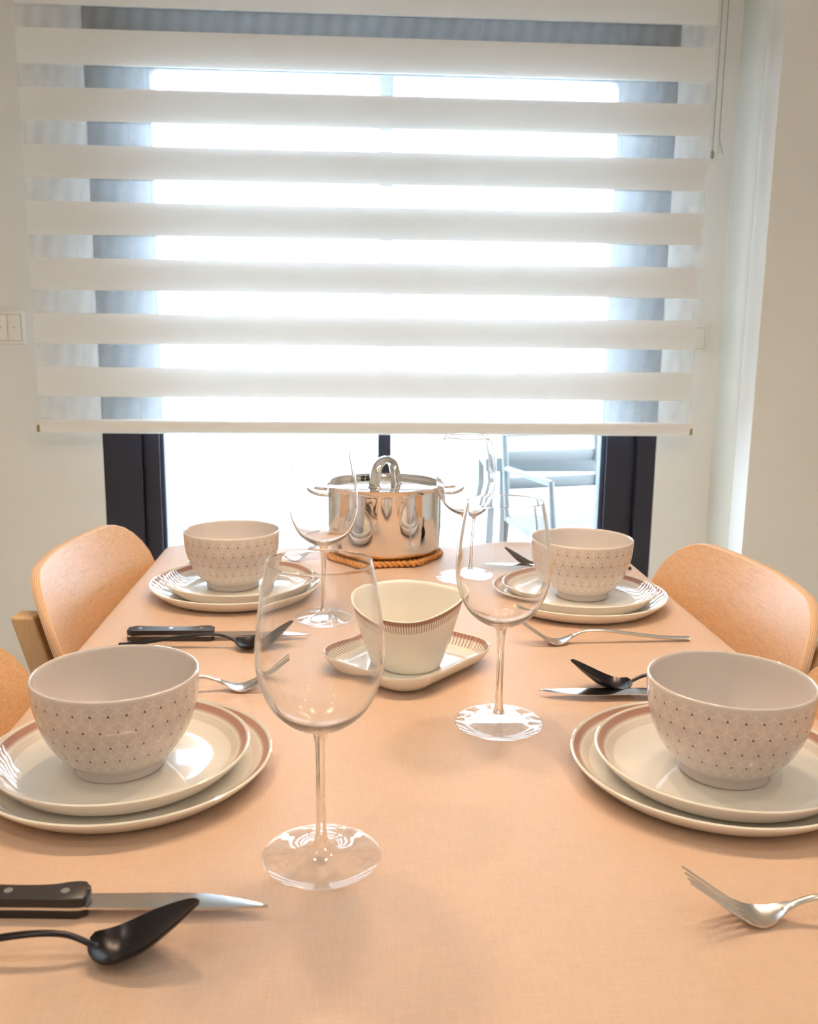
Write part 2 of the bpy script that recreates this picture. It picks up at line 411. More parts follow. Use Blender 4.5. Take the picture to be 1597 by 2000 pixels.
# ------------------------------------------------------------------ sliding door to the balcony
def window():
    root = bpy.data.objects.new('window_1', None); COL.objects.link(root); struct(root)
    f0, f1 = YW + .004, YW + .13
    zt = WTOP; fm = M['frame']
    box('jamb', WX0, -.605, f0, f1, 0, zt, fm, root, .002); box('jamb', .842, WX1, f0, f1, 0, zt, fm, root, .002)
    box('header', -.605, .842, f0, f1, TZ + 1.10, zt, fm, root, .002)
    box('threshold', -.605, .842, f0, f1, 0, .05, fm, root, .002)
    s0, s1 = YW + .02, YW + .075
    box('sash_stile', -.603, -.556, s0, s1, .05, TZ + 1.10, fm, root, .003); box('sash_stile', .752, .839, s0, s1, .05, TZ + 1.10, fm, root, .003)
    box('sash_rebate', -.556, -.545, s0 + .012, s1, .05, TZ + 1.07, M['frame_in'], root, .002); box('sash_rebate', .738, .752, s0 + .012, s1, .05, TZ + 1.07, M['frame_in'], root, .002)
    box('sash_rail', -.556, .752, s0, s1, TZ + 1.066, TZ + 1.10, fm, root, .003); box('sash_rail', -.556, .752, s0, s1, .05, .13, fm, root, .003)
    box('mullion', .074, .112, s0, s1, .13, TZ + 1.066, fm, root, .003)
    box('seal', -.606, -.602, f0 + .03, f1 - .03, .05, TZ + 1.10, M['seal'], root)
    box('pane', -.545, .074, s0 + .03, s0 + .036, .13, TZ + 1.066, M['pane'], root); box('pane', .112, .738, s0 + .03, s0 + .036, .13, TZ + 1.066, M['pane'], root)
window()

# ------------------------------------------------------------------ balcony outside
struct(box('balcony_floor', -2.4, 2.6, YW + .22, YW + 2.2, -.08, -.01, M['deck']))
def balcony():
    p = thing('balcony_parapet', 'white rendered balcony wall beyond the sliding glass door', 'parapet', (0, YW + 2.2, 0))
    box('wall_panel', -2.4, 2.6, 0, .12, -.08, .62, M['parapet'], p); box('coping', -2.42, 2.62, -.02, .14, .62, .66, M['parapet'], p, .004)
    box('handrail', -2.4, 2.6, .03, .07, .80, .84, M['outd'], p, .004)
    for x in (-1.6, -.6, 1.42): box('post', x, x + .03, .035, .065, .66, .80, M['outd'], p)
    t = thing('balcony_table', 'pale blue metal table on the balcony behind the glass at right', 'table', (1.05, YW + 1.45, 0))
    box('tabletop', -.45, .5, -.3, .3, .56, .62, M['outd'], t, .006)
    for x in (-.43, .44):
        for y in (-.28, .24): box('leg', x, x + .045, y, y + .04, -.01, .56, M['outd'], t, .004)
    box('shelf', -.32, .44, -.22, .22, .33, .35, M['parapet'], t, .004)
    c = thing('balcony_chair', 'white garden chair on the balcony, blurred behind the right glass pane', 'chair', (.84, YW + .68, 0), radians(195))
    wm = M['chairout']
    box('seat', -.21, .21, -.21, .21, .41, .44, wm, c, .01)
    for x in (-.2, .2):
        sweep('leg', [(x, .2, -.01), (x, .19, .42)], .013, wm, c); sweep('leg', [(x, -.24, -.01), (x, -.19, .42), (x, -.26, .84)], .013, wm, c)
        sweep('armrest', [(x, -.21, .62), (x, .16, .62), (x, .2, .42)], .012, wm, c)
    for z in (.56, .66, .76): sweep('back_slat', [(-.2, -.2 - (z - .42) * .16, z), (.2, -.2 - (z - .42) * .16, z)], .024, wm, c, rb=.006, up=(0, 1, 0))
balcony()

# ------------------------------------------------------------------ zebra roller blind
def blind():
    yf, yk = 2.60, 2.618; x0, x1 = -.85, .955
    r = thing('roller_blind', 'white striped day and night roller blind hanging before the sliding door', 'blind', (0, 0, 0))
    box('headrail', x0 - .01, x1 + .03, yf - .035, YW - .001, TZ + 1.47, TZ + 1.57, M['rail'], r, .006)
    solid = [(.200, .280), (.342, .422), (.482, .565), (.624, .708), (.765, .848), (.906, .987), (1.042, 1.127), (1.182, 1.267), (1.323, 1.408)]
    zb = .138
    for i, (a, b) in enumerate(solid):
        for y, e, da, db in ((yf, 0, 0, 0), (yk, .001, .003, -.001)):      # woven sheet, front and back layer
            add_obj('fabric_band', [(x0 + e, y, TZ + a + da), (x1 - e, y, TZ + a + da), (x1 - e, y, TZ + b + db), (x0 + e, y, TZ + b + db)], [(0, 1, 2, 3)], M['fabric'], r, smooth=False)
        top = solid[i][0]
        for y, mm, e, nm in ((yf, 'sheer1', 0, 'sheer_band'), (yk, 'sheer2', .001, 'sheer_band')):
            V = [(x0 + e, y, TZ + zb), (x1 - e, y, TZ + zb), (x1 - e, y, TZ + top), (x0 + e, y, TZ + top)]
            add_obj(nm, V, [(0, 1, 2, 3)], M[mm], r, smooth=False)
        zb = b
    for y, mm in ((yf, 'sheer1'), (yk, 'sheer2')):
        add_obj('sheer_band', [(x0, y, TZ + zb), (x1, y, TZ + zb), (x1, y, TZ + 1.475), (x0, y, TZ + 1.475)], [(0, 1, 2, 3)], M[mm], r, smooth=False)
    # bottom rail: oval tube
    N = 24; prof = [(yf + .009 + .013 * cos(2 * pi * i / N), TZ + .119 + .0195 * sin(2 * pi * i / N)) for i in range(N)]
    V = [(x, y, z) for x in (x0, x1) for y, z in prof]
    add_obj('bottom_rail', V, [(i, (i + 1) % N, N + (i + 1) % N, N + i) for i in range(N)] + [tuple(range(N)), tuple(range(N, 2 * N))], M['rail'], r)
    for xe, s in ((x0, -1), (x1, 1)):
        e = box('end_cap', min(xe, xe + s * .009), max(xe, xe + s * .009), yf - .002, yf + .016, TZ + .104, TZ + .122, M['brass'], r, .002)
        e['label'] = 'small brass coloured end cap'
    # beaded pull chain: two strands
    items = []
    bm = bmesh.new(); bmesh.ops.create_icosphere(bm, subdivisions=1, radius=.0021); bv = [v.co.copy() for v in bm.verts]; bf = [tuple(v.index for v in f.verts) for f in bm.faces]; bm.free()
    zt = TZ + 1.48
    for sx, yy in ((.957, yf - .022), (.976, yf - .014)):
        z = TZ + .862
        while z < zt:
            lean = (z - TZ - .862) * .0
            items.append(([v + Vector((sx + .016 + lean - .016 * min(1, (z - TZ - .85) / .05 + (0 if sx > .96 else 1)), yy, z)) for v in bv], bf)); z += .0056
    V, Fc = join_vf(items); ch = add_obj('bead_chain', V, Fc, M['bead'], r); ch['label'] = 'grey beaded pull chain'
    sweep('chain_cord', [(.957, yf - .022, TZ + .86), (.957, yf - .022, zt)], .0007, M['bead'], r, n=6); sweep('chain_cord', [(.976, yf - .014, TZ + .86), (.976, yf - .014, zt)], .0007, M['bead'], r, n=6)
    box('chain_joint', .953, .962, yf - .026, yf - .018, TZ + .846, TZ + .866, M['bead'], r, .003)
    V, Fc = join_vf([sweep_vf(spline([(.957, yf - .02, TZ + .85), (.968, yf - .018, TZ + .838), (.976, yf - .014, TZ + .862)]), .0015, n=8),
                     sweep_vf(spline([(.962, yf - .02, TZ + .84), (.948, yf - .02, TZ + .83), (.938, yf - .02, TZ + .80)]), .0022, n=8)])
    add_obj('chain_clip', V, Fc, M['clear'], r)
blind()

# ------------------------------------------------------------------ wall switches
def switch(label, x0, x1, z0, z1, rockers):
    s = thing('light_switch', label, 'switch', ((x0 + x1) / 2, YW, (z0 + z1) / 2))
    hw, hh = (x1 - x0) / 2, (z1 - z0) / 2
    box('faceplate', -hw, hw, -.009, 0, -hh, hh, M['switch'], s, .002)
    b = .009; wj = (2 * hw - 2 * b) / rockers
    box('surround', -hw + b - .0012, hw - b + .0012, -.0096, -.004, -hh + b - .0012, hh - b + .0012, M['line'], s)
    for i in range(rockers):
        k = box('rocker', -hw + b + i * wj + .0006, -hw + b + (i + 1) * wj - .0006, -.0125, -.006, -hh + b, hh - b, M['switch'], s, .0015)
        add_obj('mark', [(-hw + b + (i + .5) * wj + .0022 * cos(a), -.0127, .0022 * sin(a)) for a in [pi * j / 4 for j in range(8)]], [tuple(range(8))], M['line'], k, smooth=False)
switch('white double rocker light switch on the wall left of the blind', -.995, -.905, TZ + .338, TZ + .426, 2)
switch('white socket cover half hidden behind the right edge of the blind', .940, 1.023, TZ + .336, TZ + .412, 1)

# ------------------------------------------------------------------ ceiling downlights (unseen, placed for fill)
def downlight(label, loc, rz, group):
    r = thing('downlight', label, 'lamp', loc, rz, group)
    lathe('trim_ring', [(.048, -.002), (.048, -.008), (.056, -.010), (.062, -.006), (.063, 0)], M['white'], r, 32)
    lathe('lamp_disc', [(0, -.004), (.047, -.004)], M['lamp'], r, 24)
    return r
DL = [(x, y) for y in (-1.5, -.55, .4) for x in (-.75, .9)]  # set back in the room to brighten the lower window wall
place(downlight, [((x, y, ZC), 0, 'unseen round recessed ceiling downlight, placed to fill the room') for x, y in DL], 'lamp', 'ceiling downlights')
def pendant():
    p = thing('pendant_lamp', 'black bar pendant lamp with three globe bulbs hanging over the table', 'lamp', (.075, 1.05, TZ + .905))
    box('bar', -.36, .36, -.012, .012, .115, .135, M['black'], p, .003)
    for x in (-.28, 0, .28):
        sk = lathe('socket', [(0, .115), (.014, .115), (.016, .10), (.016, .055), (.012, .030), (0, .030)], M['black'], p, 24); sk.location.x = x
        sh = lathe('shade', [(.017, .060), (.030, .052), (.062, .010), (.078, -.030), (.080, -.0302), (.0635, .012), (.031, .0545), (.017, .0625)], [M['black']], p, 40); sh.location.x = x  # shades added to hold bulb light off the upper walls
        si = lathe('shade_lining', [(.0165, .0585), (.0295, .0505), (.0612, .0090), (.0772, -.0295)], M['white'], p, 40); si.location.x = x
        b = lathe('bulb', [(0, -.028)] + [(.028 * sin(pi * i / 14), -.028 * cos(pi * i / 14)) for i in range(1, 13)] + [(.011, .0275), (0, .0280)], M['bulb'], p, 28); b.location.x = x
    for x in (-.2, .2): sweep('cord', [(x, 0, .134), (x, 0, ZC - TZ - .906)], .002, M['black'], p, n=8)
    box('ceiling_rose', -.25, .25, -.03, .03, ZC - TZ - .935, ZC - TZ - .906, M['black'], p, .004)
pendant()

# ------------------------------------------------------------------ table and cloth
TX0, TX1, TY0, TY1 = -.335, .477, .14, 1.69
def table():
    t = thing('dining_table', 'long dining table under the peach tablecloth', 'table', ((TX0 + TX1) / 2, (TY0 + TY1) / 2, 0))
    hx, hy = (TX1 - TX0) / 2 - .006, (TY1 - TY0) / 2 - .006
    box('tabletop', -hx, hx, -hy, hy, TZ - .034, TZ - .004, M['table'], t, .004)
    box('apron', -hx + .06, hx - .06, -hy + .06, hy - .06, TZ - .10, TZ - .0345, M['table'], t)
    for sx in (-1, 1):
        for sy in (-1, 1): box('leg', sx * (hx - .04) - .03, sx * (hx - .04) + .03, sy * (hy - .04) - .03, sy * (hy - .04) + .03, 0, TZ - .1005, M['table'], t, .004)
table()
def cloth():
    nx, ny = 48, 92
    def hem(u):      # gentle wave along the far hem
        return .009 * sin(u * 17) + .006 * sin(u * 31 + 1.3)
    V, Fc = [], []
    def pt(i, j):
        u = i / nx; v = j / ny; x = TX0 + (TX1 - TX0) * u; y = TY0 + (TY1 - TY0) * v
        if v > .97: y += hem(x) * (v - .97) / .03; 
        z = TZ + (.006 * sin(x * 24 + .6) * max(0, (v - .975) / .025))
        r = .006
        du = min(u, 1 - u) * (TX1 - TX0); dv = min(v, 1 - v) * (TY1 - TY0); d = min(du, dv)
        if d < r: z -= r - sqrt(max(0, r * r - (r - d) ** 2))
        return (x, y, z)
    us = [0, .002, .006] + [i / nx for i in range(1, nx)] + [.994, .998, 1]; vs = [0, .001, .0035] + [j / ny for j in range(1, ny)] + [.9965, .999, 1]
    ID = {}
    for j, v in enumerate(vs):
        for i, u in enumerate(us): ID[i, j] = len(V); V.append(pt(u * nx, v * ny))
    a, b = len(us), len(vs)
    for j in range(b - 1):
        for i in range(a - 1): Fc.append((ID[i, j], ID[i + 1, j], ID[i + 1, j + 1], ID[i, j + 1]))
    ring = [(i, 0) for i in range(a)] + [(a - 1, j) for j in range(1, b)] + [(i, b - 1) for i in range(a - 2, -1, -1)] + [(0, j) for j in range(b - 2, 0, -1)]
    prev = [ID[q] for q in ring]; n = len(ring); cx, cyy = (TX0 + TX1) / 2, (TY0 + TY1) / 2; s = 0.0
    arc = [0.0]
    for q in range(1, n): arc.append(arc[-1] + (Vector(V[prev[q]]) - Vector(V[prev[q - 1]])).length)
    for k in range(1, 7):
        cur = []
        for q, (i, j) in enumerate(ring):
            x, y, z = V[ID[i, j]]; nxv = (-1 if i == 0 else 1 if i == a - 1 else 0); nyv = (-1 if j == 0 else 1 if j == b - 1 else 0)
            o = .0015 + .0035 * (1 + sin(arc[q] * 26)) * k / 6
            cur.append(len(V)); V.append((x + nxv * o, y + nyv * o, z - .028 * k))
        for q in range(n): Fc.append((prev[q], cur[q], cur[(q + 1) % n], prev[(q + 1) % n]))
        prev = cur
    o = add_obj('tablecloth', V, Fc, M['cloth'], None, angle=radians(80))
    return tag(o, 'peach woven tablecloth covering the dining table', 'tablecloth')
cloth()

# ------------------------------------------------------------------ chairs
def chair(label, loc, rz, group):
    """local +x points to the table; origin on the floor under the seat"""
    c = thing('dining_chair', label, 'chair', loc, rz, group)
    W, H, TOP, TILT, SAG, RAD, TH = .226, .27, .820, radians(17), .045, .085, .013
    xb = -.20                                           # panel middle at the top
    def surf(s, q, off):                                # s sideways in m, q down from the top in m
        x = xb + SAG * (s / W) ** 2 + q * math.tan(TILT) + off
        return (x, s, TOP - q)
    ns, nq = 40, 16
    def outline(u, v):                                  # u,v in -1..1 -> rounded rectangle
        a, b = W, H / 2
        s = u * a; q = v * b
        # squeeze the row where the corner is rounded
        dv = abs(q) - (b - RAD)
        if dv > 0: s = u * (a - RAD + sqrt(max(0, RAD * RAD - dv * dv)))
        return s, q + b
    V, uv = [], []; Fc = []
    vs = [-1 + 2 * (1 - cos(pi * j / nq)) / 2 for j in range(nq + 1)]
    for side, off in ((0, TH / 2), (1, -TH / 2)):
        for v in vs:
            for i in range(ns + 1):
                s, q = outline(-1 + 2 * i / ns, v); V.append(surf(s, q, off)); uv.append((0, 0))
    n1 = (ns + 1) * (nq + 1); I = lambda s, j, i: s * n1 + j * (ns + 1) + i
    for j in range(nq):
        for i in range(ns):
            Fc.append((I(0, j, i), I(0, j, i + 1), I(0, j + 1, i + 1), I(0, j + 1, i))); Fc.append((I(1, j, i), I(1, j + 1, i), I(1, j + 1, i + 1), I(1, j, i + 1)))
    add_obj('backrest', V, Fc, M['birch_y'], c, angle=radians(60))
    ring = [(0, i) for i in range(ns + 1)] + [(j, ns) for j in range(1, nq + 1)] + [(nq, i) for i in range(ns - 1, -1, -1)] + [(j, 0) for j in range(nq - 1, 0, -1)]
    EV, EU, EF = [], [], []
    cm = Vector(surf(0, H / 2, 0))
    for t in (0, .08, .92, 1):
        for j, i in ring:
            p = Vector(V[I(0, j, i)]).lerp(Vector(V[I(1, j, i)]), t)
            if 0 < t < 1:
                d = Vector((0, p.y - 0, p.z - cm.z)); d.normalize(); p += d * .001
            EV.append(p); EU.append((0, t))
    n = len(ring)
    for k in range(3):
        for q in range(n): EF.append((k * n + q, k * n + (q + 1) % n, (k + 1) * n + (q + 1) % n, (k + 1) * n + q))
    e = add_obj('plywood_edge', EV, EF, M['ply'], c, uv=EU, angle=radians(70)); e['label'] = 'layered plywood edge of the backrest'
    for sy in (-1, 1):
        # rear leg runs up behind the panel
        y = sy * .185
        top = Vector((xb + SAG * .62 + .055 * math.tan(TILT) - .026, y, TOP - .046))
        path = [(top.x + (top.z - .45) * math.tan(TILT) * 0 - .02, y, 0), (top.x + (TOP - .058 - .45) * math.tan(TILT), y, .44), tuple(top)]
        L = []
        for (x, yy, z), wd in zip(path, (.016, .019, .017)): L += [(x - .015, yy - wd, z), (x + .015, yy - wd, z), (x + .015, yy + wd, z), (x - .015, yy + wd, z)]
        Fq = [(0, 1, 2, 3), (8, 9, 10, 11)] + [(k * 4 + a, k * 4 + (a + 1) % 4, k * 4 + 4 + (a + 1) % 4, k * 4 + 4 + a) for k in (0, 1) for a in range(4)]
        lg = add_obj('leg', L, Fq, M['birch_z'], c, smooth=False)
        bv = lg.modifiers.new('edge', 'BEVEL'); bv.width = .003; bv.segments = 2
        sc = sweep('screw', [(top.x, y, top.z - .035), (top.x - .0062, y, top.z - .035)], .0045, M['screw'], lg, n=12)
        sweep('leg', [(.2, y * 1.05, 0), (.18, y * .97, .425)], [.012, .017], M['birch_z'], c, n=14)
    # seat: shallow dished ply
    SV, SF = [], []; a = 16
    for zz in (0, -.012):
        for j in range(a + 1):
            for i in range(a + 1):
                u, v = -1 + 2 * i / a, -1 + 2 * j / a
                k = 1 - .12 * (abs(u) ** 4) * (abs(v) ** 4)
                SV.append((u * .215 * k + .01, v * .22 * k, .452 + zz + .012 * (u ** 4 + v ** 4) * .5 - .02 * max(0, u) ** 3))
    n1 = (a + 1) ** 2; J = lambda s, j, i: s * n1 + j * (a + 1) + i
    for j in range(a):
        for i in range(a): SF += [(J(0, j, i), J(0, j, i + 1), J(0, j + 1, i + 1), J(0, j + 1, i)), (J(1, j, i), J(1, j + 1, i), J(1, j + 1, i + 1), J(1, j, i + 1))]
    R2 = [(0, i) for i in range(a)] + [(j, a) for j in range(a)] + [(a, i) for i in range(a, 0, -1)] + [(j, 0) for j in range(a, 0, -1)]
    for q in range(len(R2)):
        p, r = R2[q], R2[(q + 1) % len(R2)]; SF.append((J(0, *p), J(0, *r), J(1, *r), J(1, *p)))
    add_obj('seat', SV, SF, M['birch_x'], c, angle=radians(50))
    box('seat_rail', -.17, .17, -.17, .17, .412, .4355, M['birch_x'], c, .003)
    return c
CH = [((-.226, 1.352, 0), radians(-3), 'pale plywood dining chair at the left side, nearer the window'),
      ((.370, 1.208, 0), radians(183), 'pale plywood dining chair at the right side, nearer the window'),
      ((-.228, .785, 0), radians(0), 'pale plywood dining chair cut off at the left, beside the nearer left bowl'),
      ((.350, .715, 0), radians(180), 'pale plywood dining chair cut off at the right, beside the nearer right bowl')]
place(chair, CH, 'chair', 'dining chairs round the table')

# ------------------------------------------------------------------ plates and bowls
def coupe(R, H, flat, foot, th):
    top = [(0, th), (flat, th), (flat + (R - flat) * .3, th + H * .06), (flat + (R - flat) * .55, th + H * .2), (flat + (R - flat) * .78, th + H * .48), (R - .0032, H - .0022), (R - .0015, H - .0003)]
    top = [(0, th)] + spline([(flat * .6, th)] + top[1:], 4)
    bot = spline([(R, H - .0012), (R - .0012, H - .0040), (flat + (R - flat) * .78, th + H * .48 - .0050), (flat + (R - flat) * .5, .0022), (flat + (R - flat) * .1, .0012), (foot + .003, .0014)], 4)
    bot += [(foot + .0012, .0002), (foot, 0), (foot - .003, .0002), (foot - .005, .0016), (0, .0016)]
    return top + bot
def dinner_plate(label, loc, rz, group):
    r = thing('dinner_plate', label, 'plate', loc, rz, group); lathe('plate_body', coupe(.126, .0200, .088, .070, .0046), M['dinner'], r, 128); return r
def side_plate(label, loc, rz, group):
    r = thing('side_plate', label, 'plate', loc, rz, group); lathe('plate_body', coupe(.110, .0215, .074, .060, .0046), M['side'], r, 120); return r
def bowl(label, loc, rz, group):
    r = thing('serving_bowl', label, 'bowl', loc, rz, group)
    out = spline([(.0390, .0085), (.0425, .0105), (.0500, .0180), (.0575, .0290), (.0632, .0410), (.0672, .0545), (.0694, .0680), (.0704, .0825)], 6)
    lip = [(.0703, .0846), (.0696, .0856), (.0686, .0857), (.0677, .0848)]
    inn = spline([(.0674, .0825), (.0660, .0640), (.0625, .0480), (.0560, .0320), (.0470, .0205), (.0340, .0120), (.018, .0088)], 5) + [(0, .0082)]
    lathe('bowl_body', [(0, .0062), (.036, .0062), (.0388, .0075)] + out + lip + inn, M['bowl'], r, 96, angle=radians(50))
    lathe('foot_ring', [(.0330, .0065), (.0335, .0008), (.0350, 0), (.0372, .0), (.0383, .0010), (.0388, .0074)], M['bowl'], r, 72)
    return r
ST = dict(nl=(-.1976, .7795), nr=(.3200, .7547), fl=(-.1725, 1.3559), fr=(.3267, 1.2914))
SO = dict(nl=(-.0038, .0027), nr=(.0046, -.0031), fl=(.0051, .0011), fr=(-.0004, .0012))
BO = dict(nl=(-.0057, -.0035), nr=(.0051, -.0095), fl=(-.0052, .0055), fr=(.0064, .0085))
WH = dict(nl='at the nearer left setting', nr='at the nearer right setting', fl='at the farther left setting', fr='at the farther right setting')
RZ = dict(nl=.1, nr=.35, fl=.6, fr=.2)
place(dinner_plate, [((*ST[k], TZ + .0002), RZ[k], 'larger cream plate with brown rim, on the tablecloth ' + WH[k]) for k in ST], 'plate', 'dinner plates')
place(side_plate, [((ST[k][0] + SO[k][0], ST[k][1] + SO[k][1], TZ + .0050), RZ[k], 'smaller cream plate with brown rim, stacked under the bowl ' + WH[k]) for k in ST], 'plate', 'side plates')
place(bowl, [((ST[k][0] + BO[k][0], ST[k][1] + BO[k][1], TZ + .0099), RZ[k], 'grey beige bowl with fine white lattice pattern ' + WH[k]) for k in ST], 'bowl', 'patterned bowls')

# ------------------------------------------------------------------ wine glasses
def wine_glass(label, loc, rz, group):
    r = thing('wine_glass', label, 'glass', loc, rz, group); g = M['glass']
    # three parts that meet edge to edge, so that together they are one closed piece of glass
    ra, za = .0062, .0105          # foot -> stem joint
    rb, zb = .0075, .1015          # stem -> bowl joint
    lathe('foot', [(0, .0003), (.012, .0003), (.030, .0003)] + spline([(.0425, .0002), (.0439, .0008), (.0443, .0016), (.0434, .0024), (.036, .0030), (.025, .0039), (.016, .0054), (.0105, .0074), (ra, za)], 6) + [(0, za + .0004)], M['foot_glass'], r, 128)
    lathe('stem', [(0, za + .0006), (ra * .97, za + .0006)] + spline([(.0049, .0150), (.0040, .0230), (.0035, .0400), (.0034, .0600), (.0036, .0780), (.0043, .0920), (.0055, .0985)], 5) + [(rb, zb)], g, r, 40)
    out = spline([(rb, zb), (.0150, .1042), (.0245, .1095), (.0345, .1195), (.0420, .1345), (.0458, .1500), (.0461, .1620), (.0447, .1820), (.0413, .2060), (.0371, .2262)], 6)
    inn = []
    for (x, z) in spline([(.0362, .2262), (.0404, .2060), (.0438, .1820), (.0452, .1620), (.0449, .1505), (.0411, .1355), (.0337, .1210), (.0237, .1118), (.0140, .1072)], 6): inn.append((x, z))
    lathe('bowl', out + [(.03705, .2266), (.0366, .2268)] + inn + [(.006, .1055), (0, .1052)], g, r, 80)
    return r
GL = [((-.0232, .6370, TZ), .2, 'large empty wine glass nearest the viewer, right of the black spoon'),
      ((.1459, .8738, TZ), .9, 'empty wine glass right of the cream jug, before the right-hand plates'),
      ((-.0384, 1.2264, TZ), .4, 'empty wine glass in front of the steel pot, left of the jug'),
      ((.1770, 1.4352, TZ), .7, 'empty wine glass standing farthest back, right of the steel pot')]
place(wine_glass, [((x, y, z + .0001), rz, l) for (x, y, z), rz, l in GL], 'glass', 'wine glasses')

# ------------------------------------------------------------------ cutlery (local +x towards the tip, heel of the bowl at the origin)
def spoon(label, loc, rz, group):
    r = thing('spoon', label, 'spoon', loc, rz, group); m = M['black']
    na, nb = 26, 14; TH = .0013
    def cl(t):                    # centre line of the bowl floor, t 0 neck .. 1 tip
        x = -.016 + .068 * t
        pts = spline([(-.016, .0085), (-.006, .0015), (.006, .0012), (.022, .0085), (.038, .0210), (.052, .0340)], 10)
        for (xa, z1), (xb_, z2) in zip(pts, pts[1:]):
            if xa <= x <= xb_ + 1e-9: return x, z1 + (z2 - z1) * (x - xa) / (xb_ - xa)
        return x, pts[-1][1]
    def wd(t): return .0205 * (sin(pi * min(1, t ** .86 * .985 + .012)) ** .55) * (1.0 if t < .6 else 1 - .18 * (t - .6) / .4)
    V, Fc = [], []
    for off in (0, TH):
        for i in range(na + 1):
            t = i / na; x, z = cl(t); wv = max(wd(t), .0025 if i < 3 else .0006)
            for j in range(nb + 1):
                q = -1 + 2 * j / nb; dish = .0085 * (wv / .0205) * q * q
                V.append((x - dish * .42, wv * q, z + dish * .9 + off))
    n1 = (na + 1) * (nb + 1); I = lambda s, i, j: s * n1 + i * (nb + 1) + j
    for i in range(na):
        for j in range(nb): Fc += [(I(0, i, j), I(0, i, j + 1), I(0, i + 1, j + 1), I(0, i + 1, j)), (I(1, i, j), I(1, i + 1, j), I(1, i + 1, j + 1), I(1, i, j + 1))]
    R2 = [(i, 0) for i in range(na)] + [(na, j) for j in range(nb)] + [(i, nb) for i in range(na, 0, -1)] + [(0, j) for j in range(nb, 0, -1)]
    for q in range(len(R2)):
        p, s = R2[q], R2[(q + 1) % len(R2)]; Fc.append((I(0, *p), I(0, *s), I(1, *s), I(1, *p)))
    add_obj('spoon_bowl', V, Fc, m, r, angle=radians(60))
    ph = spline([(-.012, .0060), (-.020, .0115), (-.033, .0165), (-.055, .0170), (-.090, .0125), (-.125, .0065), (-.150, .0036), (-.158, .0030)], 6)
    k = len(ph); wds = [.0024 + .0032 * max(0, (i / (k - 1) - .3) / .7) for i in range(k)]; wds[0] = .0040; wds[1] = .0030
    sweep('handle', [(x, 0, z) for x, z in ph], wds, m, r, rb=[.0015 + .0009 * i / k for i in range(k)], n=12)
    return r
def fork(label, loc, rz, group):
    r = thing('fork', label, 'fork', loc, rz, group); m = M['brushed']
    cp = spline([(-.018, .0095), (-.0105, .0044), (-.003, .0012), (.005, .0008), (.014, .0042), (.027, .0128), (.040, .0222), (.053, .0315)], 10)
    def zx(x):
        for (a, z1), (b, z2) in zip(cp, cp[1:]):
            if a <= x <= b + 1e-9: return z1 + (z2 - z1) * (x - a) / max(1e-9, b - a)
        return cp[-1][1]
    def hw(x): return .0024 + .0098 * max(0.0, min(1.0, (x + .018) / .020)) ** .8 if x < .002 else .0122
    V, Fc = [], []; na, nb = 18, 12; TH = .0014
    for off in (0, TH):
        for i in range(na + 1):
            x = -.018 + .033 * i / na
            for j in range(nb + 1):
                q = -1 + 2 * j / nb; V.append((x, hw(x) * q, zx(x) + off + .0012 * q * q))
    n1 = (na + 1) * (nb + 1); I = lambda s, i, j: s * n1 + i * (nb + 1) + j
    for i in range(na):
        for j in range(nb): Fc += [(I(0, i, j), I(0, i, j + 1), I(0, i + 1, j + 1), I(0, i + 1, j)), (I(1, i, j), I(1, i + 1, j), I(1, i + 1, j + 1), I(1, i, j + 1))]
    R2 = [(i, 0) for i in range(na)] + [(na, j) for j in range(nb)] + [(i, nb) for i in range(na, 0, -1)] + [(0, j) for j in range(nb, 0, -1)]
    for q in range(len(R2)):
        p, s = R2[q], R2[(q + 1) % len(R2)]; Fc.append((I(0, *p), I(0, *s), I(1, *s), I(1, *p)))
    add_obj('fork_head', V, Fc, m, r, angle=radians(60))
    for t in range(4):
        yc = -.0122 + .0026 + t * (.0244 - .0052) / 3
        xs = [.0135 + .0395 * i / 10 for i in range(11)]
        sweep('tine', [(x, yc, zx(x) + TH / 2 + .0012 * (yc / .0122) ** 2) for x in xs], [.0025 - .0016 * (i / 10) ** 1.2 for i in range(11)], m, r, rb=[.0009] * 10 + [.0006], n=8)
    ph = spline([(-.015, .0075), (-.024, .0128), (-.038, .0165), (-.060, .0160), (-.095, .0110), (-.135, .0056), (-.162, .0040), (-.170, .0036)], 6)
    k = len(ph); wds = [.0026 + .0024 * max(0, (i / (k - 1) - .3) / .7) for i in range(k)]
    sweep('handle', [(x, 0, z) for x, z in ph], wds, m, r, rb=[.0017 + .0008 * i / k for i in range(k)], n=12)
    return r
